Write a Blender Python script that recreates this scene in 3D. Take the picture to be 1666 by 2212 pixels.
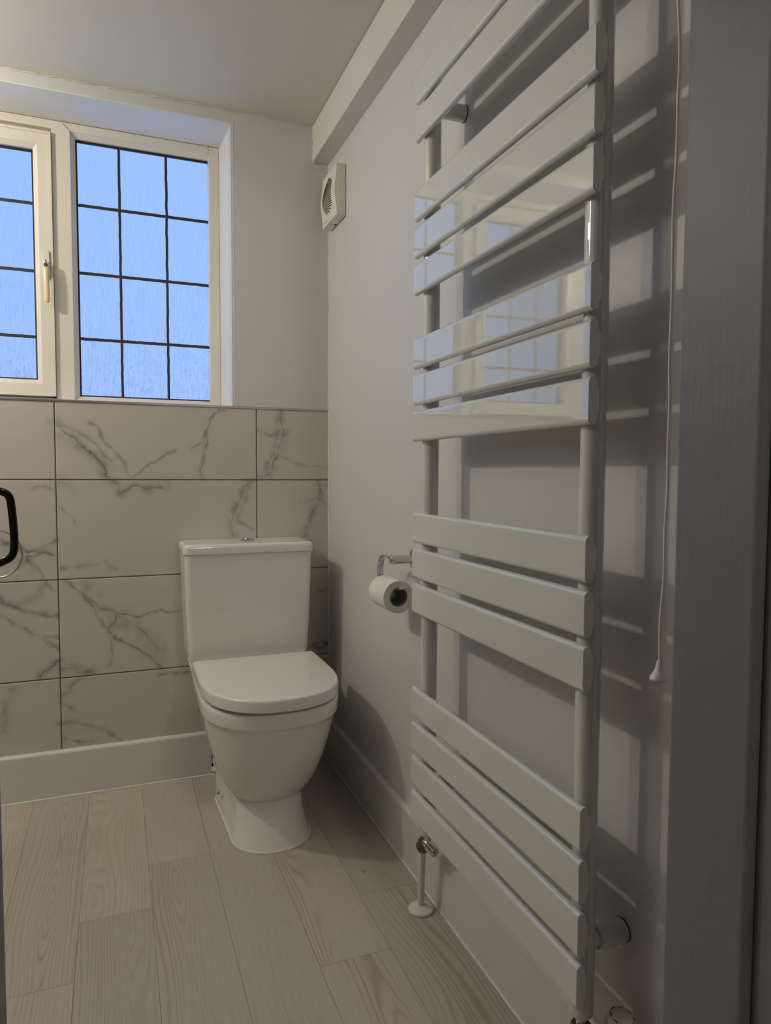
import bpy, bmesh, math, random
from math import sin, cos, pi, radians, sqrt
from mathutils import Vector, Matrix, noise

scene = bpy.context.scene
for o in list(bpy.data.objects):
    bpy.data.objects.remove(o)

# ------------------------------------------------------------------ camera
CAM = Vector((-0.6861, -2.2943, 0.9934))
YAW, PITCH, ROLL, FPX = 0.37159, -0.05656, 0.004375, 1495.9
cam_d = bpy.data.cameras.new('camera')
cam_o = bpy.data.objects.new('camera', cam_d)
scene.collection.objects.link(cam_o)
fwd = Vector((sin(YAW)*cos(PITCH), cos(YAW)*cos(PITCH), sin(PITCH)))
rgt = fwd.cross(Vector((0, 0, 1))).normalized()
upv = rgt.cross(fwd)
r2 = rgt*cos(ROLL) + upv*sin(ROLL)
u2 = -rgt*sin(ROLL) + upv*cos(ROLL)
M = Matrix((r2, u2, -fwd)).transposed().to_4x4()
M.translation = CAM
cam_o.matrix_world = M
cam_d.sensor_fit = 'HORIZONTAL'
cam_d.sensor_width = 36.0
cam_d.lens = 36.0*FPX/1666.0
cam_d.clip_start = 0.01
scene.camera = cam_o

# ------------------------------------------------------------------ world
world = bpy.data.worlds.new('world'); scene.world = world
world.use_nodes = True
wt = world.node_tree; wt.nodes.clear()
wo = wt.nodes.new('ShaderNodeOutputWorld')
wb = wt.nodes.new('ShaderNodeBackground')
tc = wt.nodes.new('ShaderNodeTexCoord')
sx = wt.nodes.new('ShaderNodeSeparateXYZ')
cr = wt.nodes.new('ShaderNodeValToRGB')
wt.links.new(tc.outputs['Generated'], sx.inputs[0])
wt.links.new(sx.outputs['Z'], cr.inputs[0])
cr.color_ramp.elements[0].position = 0.0; cr.color_ramp.elements[0].color = (.37, .54, .97, 1)
cr.color_ramp.elements[1].position = 0.55; cr.color_ramp.elements[1].color = (.30, .52, .99, 1)
wt.links.new(cr.outputs[0], wb.inputs[0]); wb.inputs[1].default_value = 1.06
wt.links.new(wb.outputs[0], wo.inputs[0])

scene.view_settings.view_transform = 'Standard'
scene.view_settings.look = 'None'
scene.view_settings.exposure = 0.0
scene.view_settings.gamma = 1.0
scene.view_settings.use_curve_mapping = False

LAMP_W = (24.0, 7.0)        # each bathroom lamp, watts
HALL_FILL_W = 16.0  # added fill light in the hall, watts
LAMP_COL = (1.0, .91, .765)

# ------------------------------------------------------------------ nodes / materials
class NT:
    def __init__(s, name):
        s.m = bpy.data.materials.new(name); s.m.use_nodes = True
        s.t = s.m.node_tree
        s.b = s.t.nodes['Principled BSDF']; s.out = s.t.nodes['Material Output']
    def n(s, typ, **kw):
        nd = s.t.nodes.new('ShaderNode'+typ)
        for k, v in kw.items():
            if k.startswith('i_'):
                nd.inputs[k[2:].replace('_', ' ')].default_value = v
            else: setattr(nd, k, v)
        return nd
    def l(s, a, b): s.t.links.new(a, b)
    def math(s, op, a, b=None, c=None, clamp=False):
        nd = s.t.nodes.new('ShaderNodeMath'); nd.operation = op; nd.use_clamp = clamp
        for i, v in enumerate((a, b, c)):
            if v is None: continue
            if isinstance(v, (int, float)): nd.inputs[i].default_value = v
            else: s.l(v, nd.inputs[i])
        return nd.outputs[0]
    def mix(s, fac, a, b, blend='MIX'):
        nd = s.t.nodes.new('ShaderNodeMix'); nd.data_type = 'RGBA'; nd.blend_type = blend
        for i, v in ((0, fac), (6, a), (7, b)):
            if isinstance(v, (int, float)): nd.inputs[i].default_value = v
            elif isinstance(v, tuple): nd.inputs[i].default_value = v if len(v) == 4 else v+(1,)
            else: s.l(v, nd.inputs[i])
        return nd.outputs[2]
    def pos(s, scale=(1, 1, 1)):
        g = s.n('NewGeometry'); mp = s.n('Mapping')
        s.l(g.outputs['Position'], mp.inputs[0]); mp.inputs['Scale'].default_value = scale
        return mp.outputs[0]
    def noise(s, vec, scale, detail=3, rough=.5, dist=0):
        nd = s.n('TexNoise'); s.l(vec, nd.inputs['Vector'])
        nd.inputs['Scale'].default_value = scale; nd.inputs['Detail'].default_value = detail
        nd.inputs['Roughness'].default_value = rough; nd.inputs['Distortion'].default_value = dist
        return nd.outputs[0]
    def bump(s, h, strength, dist=.001):
        nd = s.n('Bump'); s.l(h, nd.inputs['Height'])
        nd.inputs['Strength'].default_value = strength; nd.inputs['Distance'].default_value = dist
        s.l(nd.outputs[0], s.b.inputs['Normal'])
    def ramp(s, fac, stops):
        nd = s.n('ValToRGB'); s.l(fac, nd.inputs[0])
        e = nd.color_ramp.elements
        while len(e) < len(stops): e.new(.5)
        for k, (p, c) in enumerate(stops):
            e[k].position = p; e[k].color = c if len(c) == 4 else c+(1,)
        return nd.outputs[0]

def simple(name, col, rough=.5, metal=0, bump=None, var=.03, vscale=6, coat=0, ior=None, spec=None):
    T = NT(name)
    p = T.pos()
    nz = T.noise(p, vscale, 3)
    c2 = tuple(max(0, c*(1-var*2)) for c in col)
    T.l(T.mix(nz, col, c2), T.b.inputs['Base Color'])
    T.b.inputs['Roughness'].default_value = rough
    T.b.inputs['Metallic'].default_value = metal
    if coat: T.b.inputs['Coat Weight'].default_value = coat
    if ior: T.b.inputs['IOR'].default_value = ior
    if spec is not None: T.b.inputs['Specular IOR Level'].default_value = spec
    if bump:
        T.bump(T.noise(T.pos(), bump[0], 2), bump[1], bump[2] if len(bump) > 2 else .001)
    return T.m

MAT = {}
MAT['wall'] = simple('grey_wall_paint', (.65, .645, .64), .45, bump=(260, .12, .0006), var=.015, vscale=3)
MAT['wall_dark'] = simple('dark_bounce_cut_wall', (.20, .20, .205), .5, bump=(260, .12, .0006), var=.015, vscale=3)  # unseen left and front walls, darkened to cut bounce light
MAT['ceiling'] = simple('ceiling_paint', (.67, .645, .57), .6, bump=(180, .15, .0008), var=.02, vscale=4)
MAT['filler'] = simple('filler_paint', (.66, .64, .59), .5, bump=(120, .9, .002), var=.08, vscale=40)
MAT['boxing'] = simple('boxing_paint', (.68, .66, .62), .4, bump=(200, .1, .0006), var=.015)
MAT['reveal'] = simple('reveal_paint', (.74, .74, .74), .35, bump=(120, .15, .0006), var=.02)
MAT['gloss_white'] = simple('satin_white_woodwork', (.70, .69, .67), .33, bump=(90, .06, .0006), var=.02)
MAT['sealant'] = simple('white_sealant', (.80, .79, .76), .35, bump=(150, .5, .001), var=.04)
MAT['upvc'] = simple('cream_white_plastic', (.76, .72, .64), .3, var=.05, vscale=5, bump=(300, .04, .0004))
MAT['handle_cream'] = simple('yellowed_cream_plastic', (.80, .66, .40), .22, var=.05, vscale=30)
MAT['fan'] = simple('fan_plastic', (.80, .76, .66), .35, var=.02)
MAT['fan_side'] = MAT['fan']
MAT['slot'] = simple('fan_slot_dark', (.06, .045, .025), .7)
MAT['radiator'] = simple('gloss_white_enamel', (.70, .71, .70), .018, bump=(300, .035, .0003), var=.01, ior=2.0)
MAT['ceramic'] = simple('white_ceramic', (.80, .79, .76), .09, var=.01, ior=1.55)
MAT['seat'] = simple('white_seat_plastic', (.80, .78, .755), .14, var=.01)
MAT['chrome'] = simple('chrome', (.62, .63, .66), .08, 1.0, var=.01)
MAT['brass'] = simple('tarnished_brass', (.26, .20, .13), .28, 1.0, var=.2, vscale=90)
MAT['alu'] = simple('brushed_aluminium_trim', (.50, .50, .53), .28, 1.0, var=.08, vscale=20)
MAT['white_pl'] = simple('white_plastic', (.78, .76, .72), .3, var=.02)
MAT['head'] = simple('ivory_plastic', (.70, .66, .55), .35, var=.04)
MAT['cord'] = simple('cord_braid', (.86, .85, .82), .7, var=.1, vscale=300)
MAT['knob'] = simple('cord_pull_plastic', (.80, .78, .84), .3, var=.02)
MAT['black'] = simple('black_gloss_metal', (.006, .006, .008), .12, var=.0)
MAT['gasket'] = simple('black_gasket', (.012, .011, .014), .5, var=.0)
MAT['lead'] = simple('dark_lead_strip', (.035, .028, .035), .45, var=.15, vscale=80)
MAT['card'] = simple('cardboard_core', (.30, .28, .28), .85, var=.06)
MAT['dark'] = simple('dark_void_shade', (.10, .085, .07), .9, var=.3, vscale=30)  # shade of the void behind the pan, as a colour
MAT['hall'] = simple('hall_paint', (.20, .20, .20), .8, var=.02)  # hall surfaces out of view, kept dark to limit bounce light
MAT['grout'] = simple('brown_grey_grout', (.17, .14, .105), .85, var=.15, vscale=60)
MAT['seam'] = simple('plank_seam', (.20, .165, .12), .8, var=.1)
MAT['jamb'] = None

# toilet paper
T = NT('toilet_paper'); p = T.pos()
T.l(T.mix(T.noise(p, 60, 2), (.86, .82, .78), (.80, .75, .71)), T.b.inputs['Base Color'])
T.b.inputs['Roughness'].default_value = .95
T.bump(T.noise(p, 900, 3), .4, .0006); MAT['paper'] = T.m

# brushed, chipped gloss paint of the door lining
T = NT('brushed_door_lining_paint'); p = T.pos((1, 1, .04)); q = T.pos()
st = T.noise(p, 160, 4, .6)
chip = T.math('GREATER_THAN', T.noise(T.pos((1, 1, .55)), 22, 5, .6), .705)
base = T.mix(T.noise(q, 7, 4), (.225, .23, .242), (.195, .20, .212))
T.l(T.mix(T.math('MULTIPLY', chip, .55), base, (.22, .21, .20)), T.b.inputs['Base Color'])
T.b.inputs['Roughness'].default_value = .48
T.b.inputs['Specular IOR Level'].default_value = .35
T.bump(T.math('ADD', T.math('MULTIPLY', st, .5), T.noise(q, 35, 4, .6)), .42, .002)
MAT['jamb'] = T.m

# frosted pane : sky shows through with streaks and droplets
T = NT('streaked_obscure_glass'); T.t.nodes.remove(T.b)
g = T.n('NewGeometry'); sp = T.n('SeparateXYZ'); T.l(g.outputs['Position'], sp.inputs[0])
low = T.math('MULTIPLY_ADD', sp.outputs['Z'], -1.55, 3.0, clamp=True)       # more condensation low down
s1 = T.noise(T.pos((1, 1, .055)), 330, 3, .6)
s2 = T.noise(T.pos((1, 1, .30)), 190, 4, .65)
dark1 = T.math('MULTIPLY', T.math('SUBTRACT', s1, .50), 1.5, clamp=True)
dark2 = T.math('MULTIPLY', T.math('SUBTRACT', s2, T.math('MULTIPLY_ADD', low, -.13, .70)), 7.0, clamp=True)
dk = T.math('ADD', T.math('MULTIPLY', dark1, T.math('MULTIPLY_ADD', low, .55, .25)), T.math('MULTIPLY', dark2, T.math('MULTIPLY_ADD', low, .45, .12)), clamp=True)
tr = T.n('BsdfTransparent'); T.l(T.mix(dk, (1, 1, 1), (.36, .44, .60)), tr.inputs[0])
gl = T.n('BsdfGlossy'); gl.inputs['Roughness'].default_value = .12
gl.inputs['Color'].default_value = (1, 1, 1, 1)
mx = T.n('MixShader'); mx.inputs[0].default_value = 0
T.l(tr.outputs[0], mx.inputs[1]); T.l(gl.outputs[0], mx.inputs[2]); T.l(mx.outputs[0], T.out.inputs[0])
MAT['glass'] = T.m

# clear shower glass
T = NT('clear_shower_glass'); T.t.nodes.remove(T.b)
tr = T.n('BsdfTransparent'); tr.inputs[0].default_value = (.985, .99, .985, 1)
gl = T.n('BsdfGlossy'); gl.inputs['Roughness'].default_value = .02
fr = T.n('Fresnel'); fr.inputs[0].default_value = 1.45
mx = T.n('MixShader'); T.l(T.math('MULTIPLY', fr.outputs[0], .10), mx.inputs[0])
T.l(tr.outputs[0], mx.inputs[1]); T.l(gl.outputs[0], mx.inputs[2]); T.l(mx.outputs[0], T.out.inputs[0])
MAT['shower_glass'] = T.m

# lamp globe
T = NT('lit_lamp_globe'); T.t.nodes.remove(T.b)
em = T.n('Emission'); em.inputs[0].default_value = LAMP_COL+(1,); em.inputs[1].default_value = 6
T.l(em.outputs[0], T.out.inputs[0]); MAT['globe'] = T.m

# marble-look tile: veins are painted into a colour attribute of the tile mesh
T = NT('marble_tile')
at = T.n('Attribute', attribute_name='vein'); spc = T.n('SeparateColor'); T.l(at.outputs['Color'], spc.inputs[0])
p = T.pos()
cl = T.noise(p, 3.2, 4, .55)
basec = T.mix(cl, (.60, .565, .51), (.53, .50, .45))
soft = T.mix(T.math('MULTIPLY', spc.outputs[1], .80), basec, (.31, .30, .28))
dark = T.mix(T.math('MULTIPLY', spc.outputs[0], .88), soft, (.13, .12, .11))
T.l(dark, T.b.inputs['Base Color'])
T.b.inputs['Roughness'].default_value = .38
MAT['tile'] = T.m

# pale limed wood planks
T = NT('limed_pine_floor')
at = T.n('Attribute', attribute_name='seed'); spc = T.n('SeparateColor'); T.l(at.outputs['Color'], spc.inputs[0])
g = T.n('NewGeometry'); sp = T.n('SeparateXYZ'); T.l(g.outputs['Position'], sp.inputs[0])
cx = T.n('CombineXYZ')
T.l(sp.outputs['X'], cx.inputs[0])
T.l(T.math('MULTIPLY', sp.outputs['Y'], .055), cx.inputs[1])
T.l(T.math('MULTIPLY', spc.outputs[0], 37.0), cx.inputs[2])
warp = T.noise(cx.outputs[0], 7, 2, .45)
warp2 = T.noise(cx.outputs[0], 34, 2, .5)
# distance from a wandering heart line gives cathedral figures
u = T.math('SUBTRACT', spc.outputs[1], T.math('MULTIPLY_ADD', warp, .16, -.08))   # local x across plank (m) minus wander
yy = T.math('MULTIPLY', T.math('SUBTRACT', spc.outputs[2], .5), .055)
yw = T.math('SINE', T.math('MULTIPLY_ADD', sp.outputs['Y'], 5.2, T.math('MULTIPLY', spc.outputs[0], 40)))
rr = T.math('SQRT', T.math('ADD', T.math('MULTIPLY', u, u), T.math('POWER', T.math('MULTIPLY', yw, .028), 2)))
ring = T.math('SINE', T.math('MULTIPLY', T.math('ADD', rr, T.math('MULTIPLY', warp2, .014)), 760))
ring = T.math('POWER', T.math('MULTIPLY_ADD', ring, .5, .5), 3.0)
fine = T.noise(T.pos((1, .03, 1)), 420, 3, .6)
mask = T.noise(cx.outputs[0], 9, 2)
ringm = T.math('MULTIPLY', ring, T.math('MULTIPLY', T.math('SUBTRACT', mask, .40), 4.0, clamp=True))
tone = T.mix(spc.outputs[0], (.52, .475, .405), (.45, .42, .38))
c1 = T.mix(T.math('MULTIPLY', ringm, .66), tone, (.29, .235, .17))
c2 = T.mix(T.math('MULTIPLY', T.math('SUBTRACT', fine, .42), 1.9, clamp=True), c1, (.38, .33, .265))
# small knots
vo = T.n('TexVoronoi'); mp = T.n('Mapping'); mp.inputs['Scale'].default_value = (1, .45, 1)
T.l(g.outputs['Position'], mp.inputs[0]); T.l(mp.outputs[0], vo.inputs['Vector']); vo.inputs['Scale'].default_value = 7.5
kn = T.math('MULTIPLY', T.math('SUBTRACT', .058, vo.outputs['Distance']), 26, clamp=True)
c3 = T.mix(T.math('MULTIPLY', kn, .75), c2, (.13, .09, .06))
T.l(c3, T.b.inputs['Base Color'])
T.b.inputs['Roughness'].default_value = .5
T.bump(T.math('ADD', ringm, fine), .12, .0006)
MAT['floor'] = T.m

# ------------------------------------------------------------------ mesh helpers
def link(o): scene.collection.objects.link(o); return o

def wloc(o):
    v = Vector((0, 0, 0))
    while o is not None:
        v += o.location; o = o.parent
    return v

def build(name, bm, mat, parent=None, smooth=35, label=None):
    """bm is in world coordinates; becomes one mesh object, child of parent if given"""
    bmesh.ops.recalc_face_normals(bm, faces=bm.faces[:])
    off = wloc(parent) if parent else Vector((0, 0, 0))
    if parent: bmesh.ops.translate(bm, verts=bm.verts[:], vec=-off)
    me = bpy.data.meshes.new(name); bm.to_mesh(me); bm.free()
    for m in (mat if isinstance(mat, (list, tuple)) else [mat]): me.materials.append(m)
    if smooth:
        me.polygons.foreach_set('use_smooth', [True]*len(me.polygons))
        me.set_sharp_from_angle(angle=radians(smooth))
    o = link(bpy.data.objects.new(name, me))
    if parent: o.parent = parent
    if label: o['label'] = label
    if smooth:
        wn = o.modifiers.new('wn', 'WEIGHTED_NORMAL'); wn.keep_sharp = True; wn.weight = 80
    return o

def thing(name, label, cat, loc=(0, 0, 0), group=None):
    o = link(bpy.data.objects.new(name, None)); o.location = loc; o.empty_display_size = .05
    o['label'] = label; o['category'] = cat
    if group: o['group'] = group
    return o

def struct(name, bm, mat, parent=None, smooth=35):
    o = build(name, bm, mat, parent, smooth)
    if not parent: o['kind'] = 'structure'
    return o

def box(bm, x0, x1, y0, y1, z0, z1, bev=0, seg=2, mi=0):
    r = bmesh.ops.create_cube(bm, size=1)
    vs = r['verts']
    for v in vs:
        v.co = Vector(((x0+x1)/2 + v.co.x*abs(x1-x0), (y0+y1)/2 + v.co.y*abs(y1-y0), (z0+z1)/2 + v.co.z*abs(z1-z0)))
    fs = list({f for v in vs for f in v.link_faces})
    for f in fs: f.material_index = mi
    if bev:
        es = list({e for v in vs for e in v.link_edges})
        bmesh.ops.bevel(bm, geom=es, offset=bev, segments=seg, profile=.5, affect='EDGES')
    return bm

def B(*a, **k): return box(bmesh.new(), *a, **k)

def frame_of(axis):
    a = Vector(axis).normalized()
    t = Vector((0, 0, 1)) if abs(a.z) < .9 else Vector((1, 0, 0))
    e1 = a.cross(t).normalized(); e2 = a.cross(e1)
    return a, e1, e2

def lathe(bm, origin, axis, prof, n=40, cap0=True, cap1=True, mi=0):
    """prof: list of (distance along axis, radius)"""
    a, e1, e2 = frame_of(axis); O = Vector(origin); rings = []
    for t, r in prof:
        rings.append([bm.verts.new(O + a*t + (e1*cos(2*pi*k/n) + e2*sin(2*pi*k/n))*max(r, 1e-5)) for k in range(n)])
    for A, Bq in zip(rings, rings[1:]):
        for k in range(n):
            f = bm.faces.new((A[k], A[(k+1) % n], Bq[(k+1) % n], Bq[k])); f.material_index = mi
    if cap0: bm.faces.new(rings[0][::-1]).material_index = mi
    if cap1: bm.faces.new(rings[-1]).material_index = mi
    return bm

def sweep(bm, pts, section, closed=False, up=None, mi=0):
    """section: list of (a,b) offsets, along side & up vectors"""
    pts = [Vector(p) for p in pts]; N = len(pts); rings = []
    for i, p in enumerate(pts):
        if closed: t = pts[(i+1) % N]-pts[i-1]
        else: t = pts[min(i+1, N-1)]-pts[max(i-1, 0)]
        t.normalize()
        u = Vector(up) if up else (Vector((0, 0, 1)) if abs(t.z) < .95 else Vector((0, 1, 0)))
        s = t.cross(u).normalized(); u = s.cross(t)
        rings.append([bm.verts.new(p + s*a + u*b) for a, b in section])
    M_ = len(section)
    for i in range(N if closed else N-1):
        A, C = rings[i], rings[(i+1) % N]
        for k in range(M_):
            bm.faces.new((A[k], A[(k+1) % M_], C[(k+1) % M_], C[k])).material_index = mi
    if not closed:
        bm.faces.new(rings[0][::-1]).material_index = mi; bm.faces.new(rings[-1]).material_index = mi
    return bm

def circ(r, n=12, ry=None): return [(r*cos(2*pi*k/n), (ry or r)*sin(2*pi*k/n)) for k in range(n)]
def rrect(w, h, r, n=4):
    out = []
    for cx_, cy_, a0 in ((w/2-r, h/2-r, 0), (-w/2+r, h/2-r, pi/2), (-w/2+r, -h/2+r, pi), (w/2-r, -h/2+r, 1.5*pi)):
        for k in range(n+1):
            a = a0+pi/2*k/n; out.append((cx_+r*cos(a), cy_+r*sin(a)))
    return out

def loft(bm, rings, cap0=True, cap1=True, mi=0):
    R = [[bm.verts.new(Vector(p)) for p in ring] for ring in rings]
    n = len(R[0])
    for A, C in zip(R, R[1:]):
        for k in range(n): bm.faces.new((A[k], A[(k+1) % n], C[(k+1) % n], C[k])).material_index = mi
    if cap0: bm.faces.new(R[0][::-1]).material_index = mi
    if cap1: bm.faces.new(R[-1]).material_index = mi
    return bm

def extr(bm, poly, axis, a0, a1, mi=0):
    """poly: 2D points in the plane normal to axis ('x': (y,z) 'y': (x,z) 'z': (x,y))"""
    def P(p, a): return {'x': (a, p[0], p[1]), 'y': (p[0], a, p[1]), 'z': (p[0], p[1], a)}[axis]
    return loft(bm, [[P(p, a0) for p in poly], [P(p, a1) for p in poly]], mi=mi)

# ================================================================== SETTING
XL = -2.10          # left wall face
YF, YB = -1.70, -1.805   # front wall: room face, stop line
CEIL = 2.145
TT = 1.2037         # top of tiling
XR = -.326          # window reveal right side
XWL = -1.93         # window reveal left side
ZH = 2.1075         # window head
YW = .195           # face of window frame

# floor: one mesh of planks, each with its own seed
bm = bmesh.new(); lay = bm.loops.layers.float_color.new('seed')
random.seed(11)
W_ = .1528; ends = {0: -.805, 1: -1.00, 2: -1.36, 3: -.498, 4: -.680, 5: -.870, 6: -.190}
k = 0; x1 = -.0132 + W_
box(bm, XL-.05, .72, -3.3, .2, -.03, -.0012, mi=1)
for kk in range(-1, 15):
    xa = -.0132-W_*kk; xb = xa-W_
    e0 = ends.get(kk, random.uniform(-1.1, 0)); L = 1.22
    ys = [e0+L*j for j in range(-3, 3)]
    for j in range(len(ys)-1):
        y0, y1 = max(ys[j], -3.25), min(ys[j+1], .05)
        if y1 <= y0: continue
        seed = random.random()
        off = random.uniform(-.05, .05)
        g_ = .0004
        xs = (xb+g_, xa-g_)
        v = [bm.verts.new((xs[0], y0+g_, 0)), bm.verts.new((xs[1], y0+g_, 0)), bm.verts.new((xs[1], y1-g_, 0)), bm.verts.new((xs[0], y1-g_, 0))]
        f = bm.faces.new(v); f.material_index = 0
        for lp in f.loops:
            lp[lay] = (seed, (lp.vert.co.x-(xa+xb)/2)-off, (lp.vert.co.y-ys[j])/L, 1)
struct('floor', bm, [MAT['floor'], MAT['seam']], smooth=0)

bm = B(XL-.1, .25, YF-.1, .01, CEIL, CEIL+.12)
struct('ceiling', bm, MAT['ceiling'])

# right wall
struct('wall_right', B(0, .12, YB-.12, .30, -.03, CEIL+.12), MAT['wall'])
# left wall
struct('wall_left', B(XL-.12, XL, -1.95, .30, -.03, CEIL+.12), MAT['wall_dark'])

# back wall: rough wall with the window opening
bm = bmesh.new()
box(bm, XR, 0, .010, .30, .02, CEIL+.12)
box(bm, XL, XWL, .010, .30, .02, CEIL+.12)
box(bm, XWL, XR, .010, .30, .02, TT-.004)
box(bm, XWL, XR, .010, .30, ZH, CEIL+.12)
struct('wall_back', bm, MAT['wall'])
# white painted reveal lining (splayed slightly) and sill
bm = bmesh.new()
extr(bm, [(XR+.009, .0095), (XR-.007, YW), (XR-.011, YW), (XR+.0045, .0095)], 'z', TT, ZH)
extr(bm, [(XWL, .0095), (XWL, YW), (XWL+.004, YW), (XWL+.004, .0095)], 'z', TT, ZH)
box(bm, XWL, XR, .0095, YW, ZH-.003, ZH+.001)
box(bm, XWL, XR+.004, .0095, YW+.03, TT-.003, TT+.001)
struct('trim_1', bm, MAT['reveal'])

# tiling: real tiles with grout gaps, veins in a colour attribute
VEINS = [((3,0.9,12),[(-0.851,1.134),(-0.83,1.11),(-0.801,1.091),(-0.773,1.064),(-0.749,1.044),(-0.726,1.019),(-0.711,0.993),(-0.703,0.971)]),
((1.6,0.5,6),[(-0.851,1.131),(-0.812,1.123),(-0.783,1.108),(-0.754,1.092),(-0.731,1.061),(-0.702,1.022)]),
((1.8,0.55,5),[(-0.759,1.137),(-0.73,1.115),(-0.713,1.087),(-0.686,1.058),(-0.665,1.026),(-0.648,0.99),(-0.639,0.971)]),
((1.8,0.55,4),[(-0.636,0.977),(-0.598,1.004),(-0.566,1.024),(-0.534,1.051),(-0.505,1.061)]),
((1.6,0.7,4),[(-0.463,1.067),(-0.437,1.082),(-0.417,1.106),(-0.406,1.137),(-0.403,1.161),(-0.383,1.182),(-0.356,1.196)]),
((2,0.5,5),[(-0.41,1.123),(-0.414,1.083),(-0.421,1.042),(-0.428,1.011),(-0.434,0.991),(-0.418,0.971)]),
((2,0.6,11),[(-0.169,1.196),(-0.165,1.158),(-0.162,1.123),(-0.169,1.08),(-0.191,1.038),(-0.198,0.996),(-0.237,0.969)]),
((1.5,0.45,8),[(-0.177,1.185),(-0.182,1.136),(-0.187,1.087),(-0.201,1.045),(-0.218,0.988)]),
((1.2,0.25,3),[(-0.162,1.045),(-0.119,1.021),(-0.06,1.018),(-0.008,1.011)]),
((1.5,0.35,5),[(-0.24,1.128),(-0.197,1.115),(-0.169,1.137)]),
((2.4,0.85,11),[(-0.703,0.971),(-0.679,0.948),(-0.673,0.931),(-0.63,0.948),(-0.593,0.938),(-0.539,0.943)]),
((2,0.2,12),[(-0.847,0.961),(-0.816,0.945)]),
((1.4,0.4,3),[(-0.846,0.891),(-0.817,0.862),(-0.8,0.839)]),
((1.8,0.55,9),[(-0.262,0.964),(-0.297,0.94),(-0.311,0.905),(-0.321,0.863),(-0.332,0.822),(-0.329,0.787)]),
((1.5,0.4,8),[(-0.279,0.96),(-0.286,0.912),(-0.304,0.863),(-0.318,0.829)]),
((1.3,0.45,4),[(-0.318,0.829),(-0.29,0.821),(-0.263,0.806)]),
((1.2,0.25,5),[(-0.844,0.696),(-0.803,0.704),(-0.755,0.712),(-0.719,0.717),(-0.695,0.692)]),
((1.6,0.6,9),[(-0.0,0.887),(-0.038,0.902),(-0.053,0.866),(-0.075,0.823),(-0.09,0.784)]),
((1.5,0.55,9),[(-0.045,0.957),(-0.027,0.924),(-0.004,0.953)]),
((1.2,0.35,4),[(-0.097,0.892),(-0.06,0.899),(-0.038,0.906),(-0.027,0.924)]),
((2,0.85,7),[(-1.005,0.788),(-0.978,0.771),(-0.945,0.764),(-0.911,0.756),(-0.866,0.742)]),
((1.5,0.6,6),[(-0.939,0.757),(-0.906,0.763),(-0.877,0.774),(-0.855,0.789)]),
((1.8,0.8,6),[(-0.935,0.726),(-0.941,0.745),(-0.926,0.741),(-0.894,0.749),(-0.866,0.74)]),
((1.5,0.35,4),[(-0.918,0.945),(-0.89,0.948),(-0.865,0.942)]),
((1.3,0.35,4),[(-0.94,0.723),(-0.957,0.698),(-0.964,0.673)]),
((1.5,0.65,6),[(-1.009,0.626),(-0.982,0.599),(-0.949,0.578),(-0.915,0.566),(-0.858,0.557)]),
((1.3,0.4,5),[(-1.01,0.569),(-0.983,0.548),(-0.956,0.527),(-0.917,0.505),(-0.86,0.487)]),
((1.4,0.5,4),[(-0.882,0.663),(-0.871,0.637)]),
((1.8,0.75,8),[(-0.911,0.372),(-0.893,0.393),(-0.873,0.408),(-0.856,0.421)]),
((1.2,0.35,4),[(-0.9,0.488),(-0.877,0.466),(-0.857,0.455)]),
((1.6,0.65,6),[(-0.833,0.661),(-0.81,0.64),(-0.787,0.622),(-0.758,0.591),(-0.734,0.569),(-0.691,0.553),(-0.695,0.52),(-0.711,0.508),(-0.717,0.495)]),
((1.7,0.75,5),[(-0.793,0.629),(-0.764,0.585),(-0.743,0.544),(-0.723,0.509),(-0.705,0.484),(-0.668,0.458),(-0.631,0.435),(-0.594,0.411),(-0.559,0.37)]),
((1.4,0.6,3),[(-0.691,0.553),(-0.648,0.537),(-0.605,0.54),(-0.553,0.554),(-0.528,0.542),(-0.492,0.553)]),
((3,0.0,24),[(-0.686,0.533),(-0.643,0.503),(-0.606,0.459),(-0.578,0.42)]),
((1.3,0.35,6),[(-0.686,0.54),(-0.636,0.512),(-0.599,0.472),(-0.571,0.436),(-0.575,0.402)]),
((2,0.65,9),[(-0.85,0.395),(-0.815,0.385),(-0.785,0.373),(-0.761,0.37)]),
((1.3,0.4,6),[(-0.852,0.419),(-0.826,0.4),(-0.797,0.384)]),
((1.4,0.35,4),[(-0.717,0.482),(-0.705,0.455),(-0.713,0.382)]),
((1.2,0.2,12),[(-0.78,0.651),(-0.739,0.609)]),
((1.5,0.45,7),[(-0.852,0.311),(-0.828,0.328),(-0.804,0.351),(-0.795,0.357)]),
((1.2,0.35,5),[(-0.852,0.291),(-0.829,0.275),(-0.817,0.261)]),
((1.6,0.5,7),[(-0.853,0.225),(-0.818,0.218),(-0.776,0.209),(-0.74,0.197),(-0.716,0.174),(-0.689,0.15)]),
((2,0.7,6),[(-0.559,0.346),(-0.524,0.351),(-0.481,0.343)]),
((1.5,0.5,6),[(-0.849,0.172),(-0.813,0.161),(-0.765,0.157)]),
((1.5,0.3,9),[(-0.982,0.338),(-0.995,0.295),(-1.007,0.245),(-1.016,0.215)]),
((3,1,8),[(-0.061,0.395),(-0.031,0.4),(-0.002,0.39)]),
((2.5,0.9,7),[(-0.053,0.387),(-0.023,0.379),(-0.002,0.401)]),
((1.5,0.5,4),[(-0.031,0.584),(-0.004,0.59)])]

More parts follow.
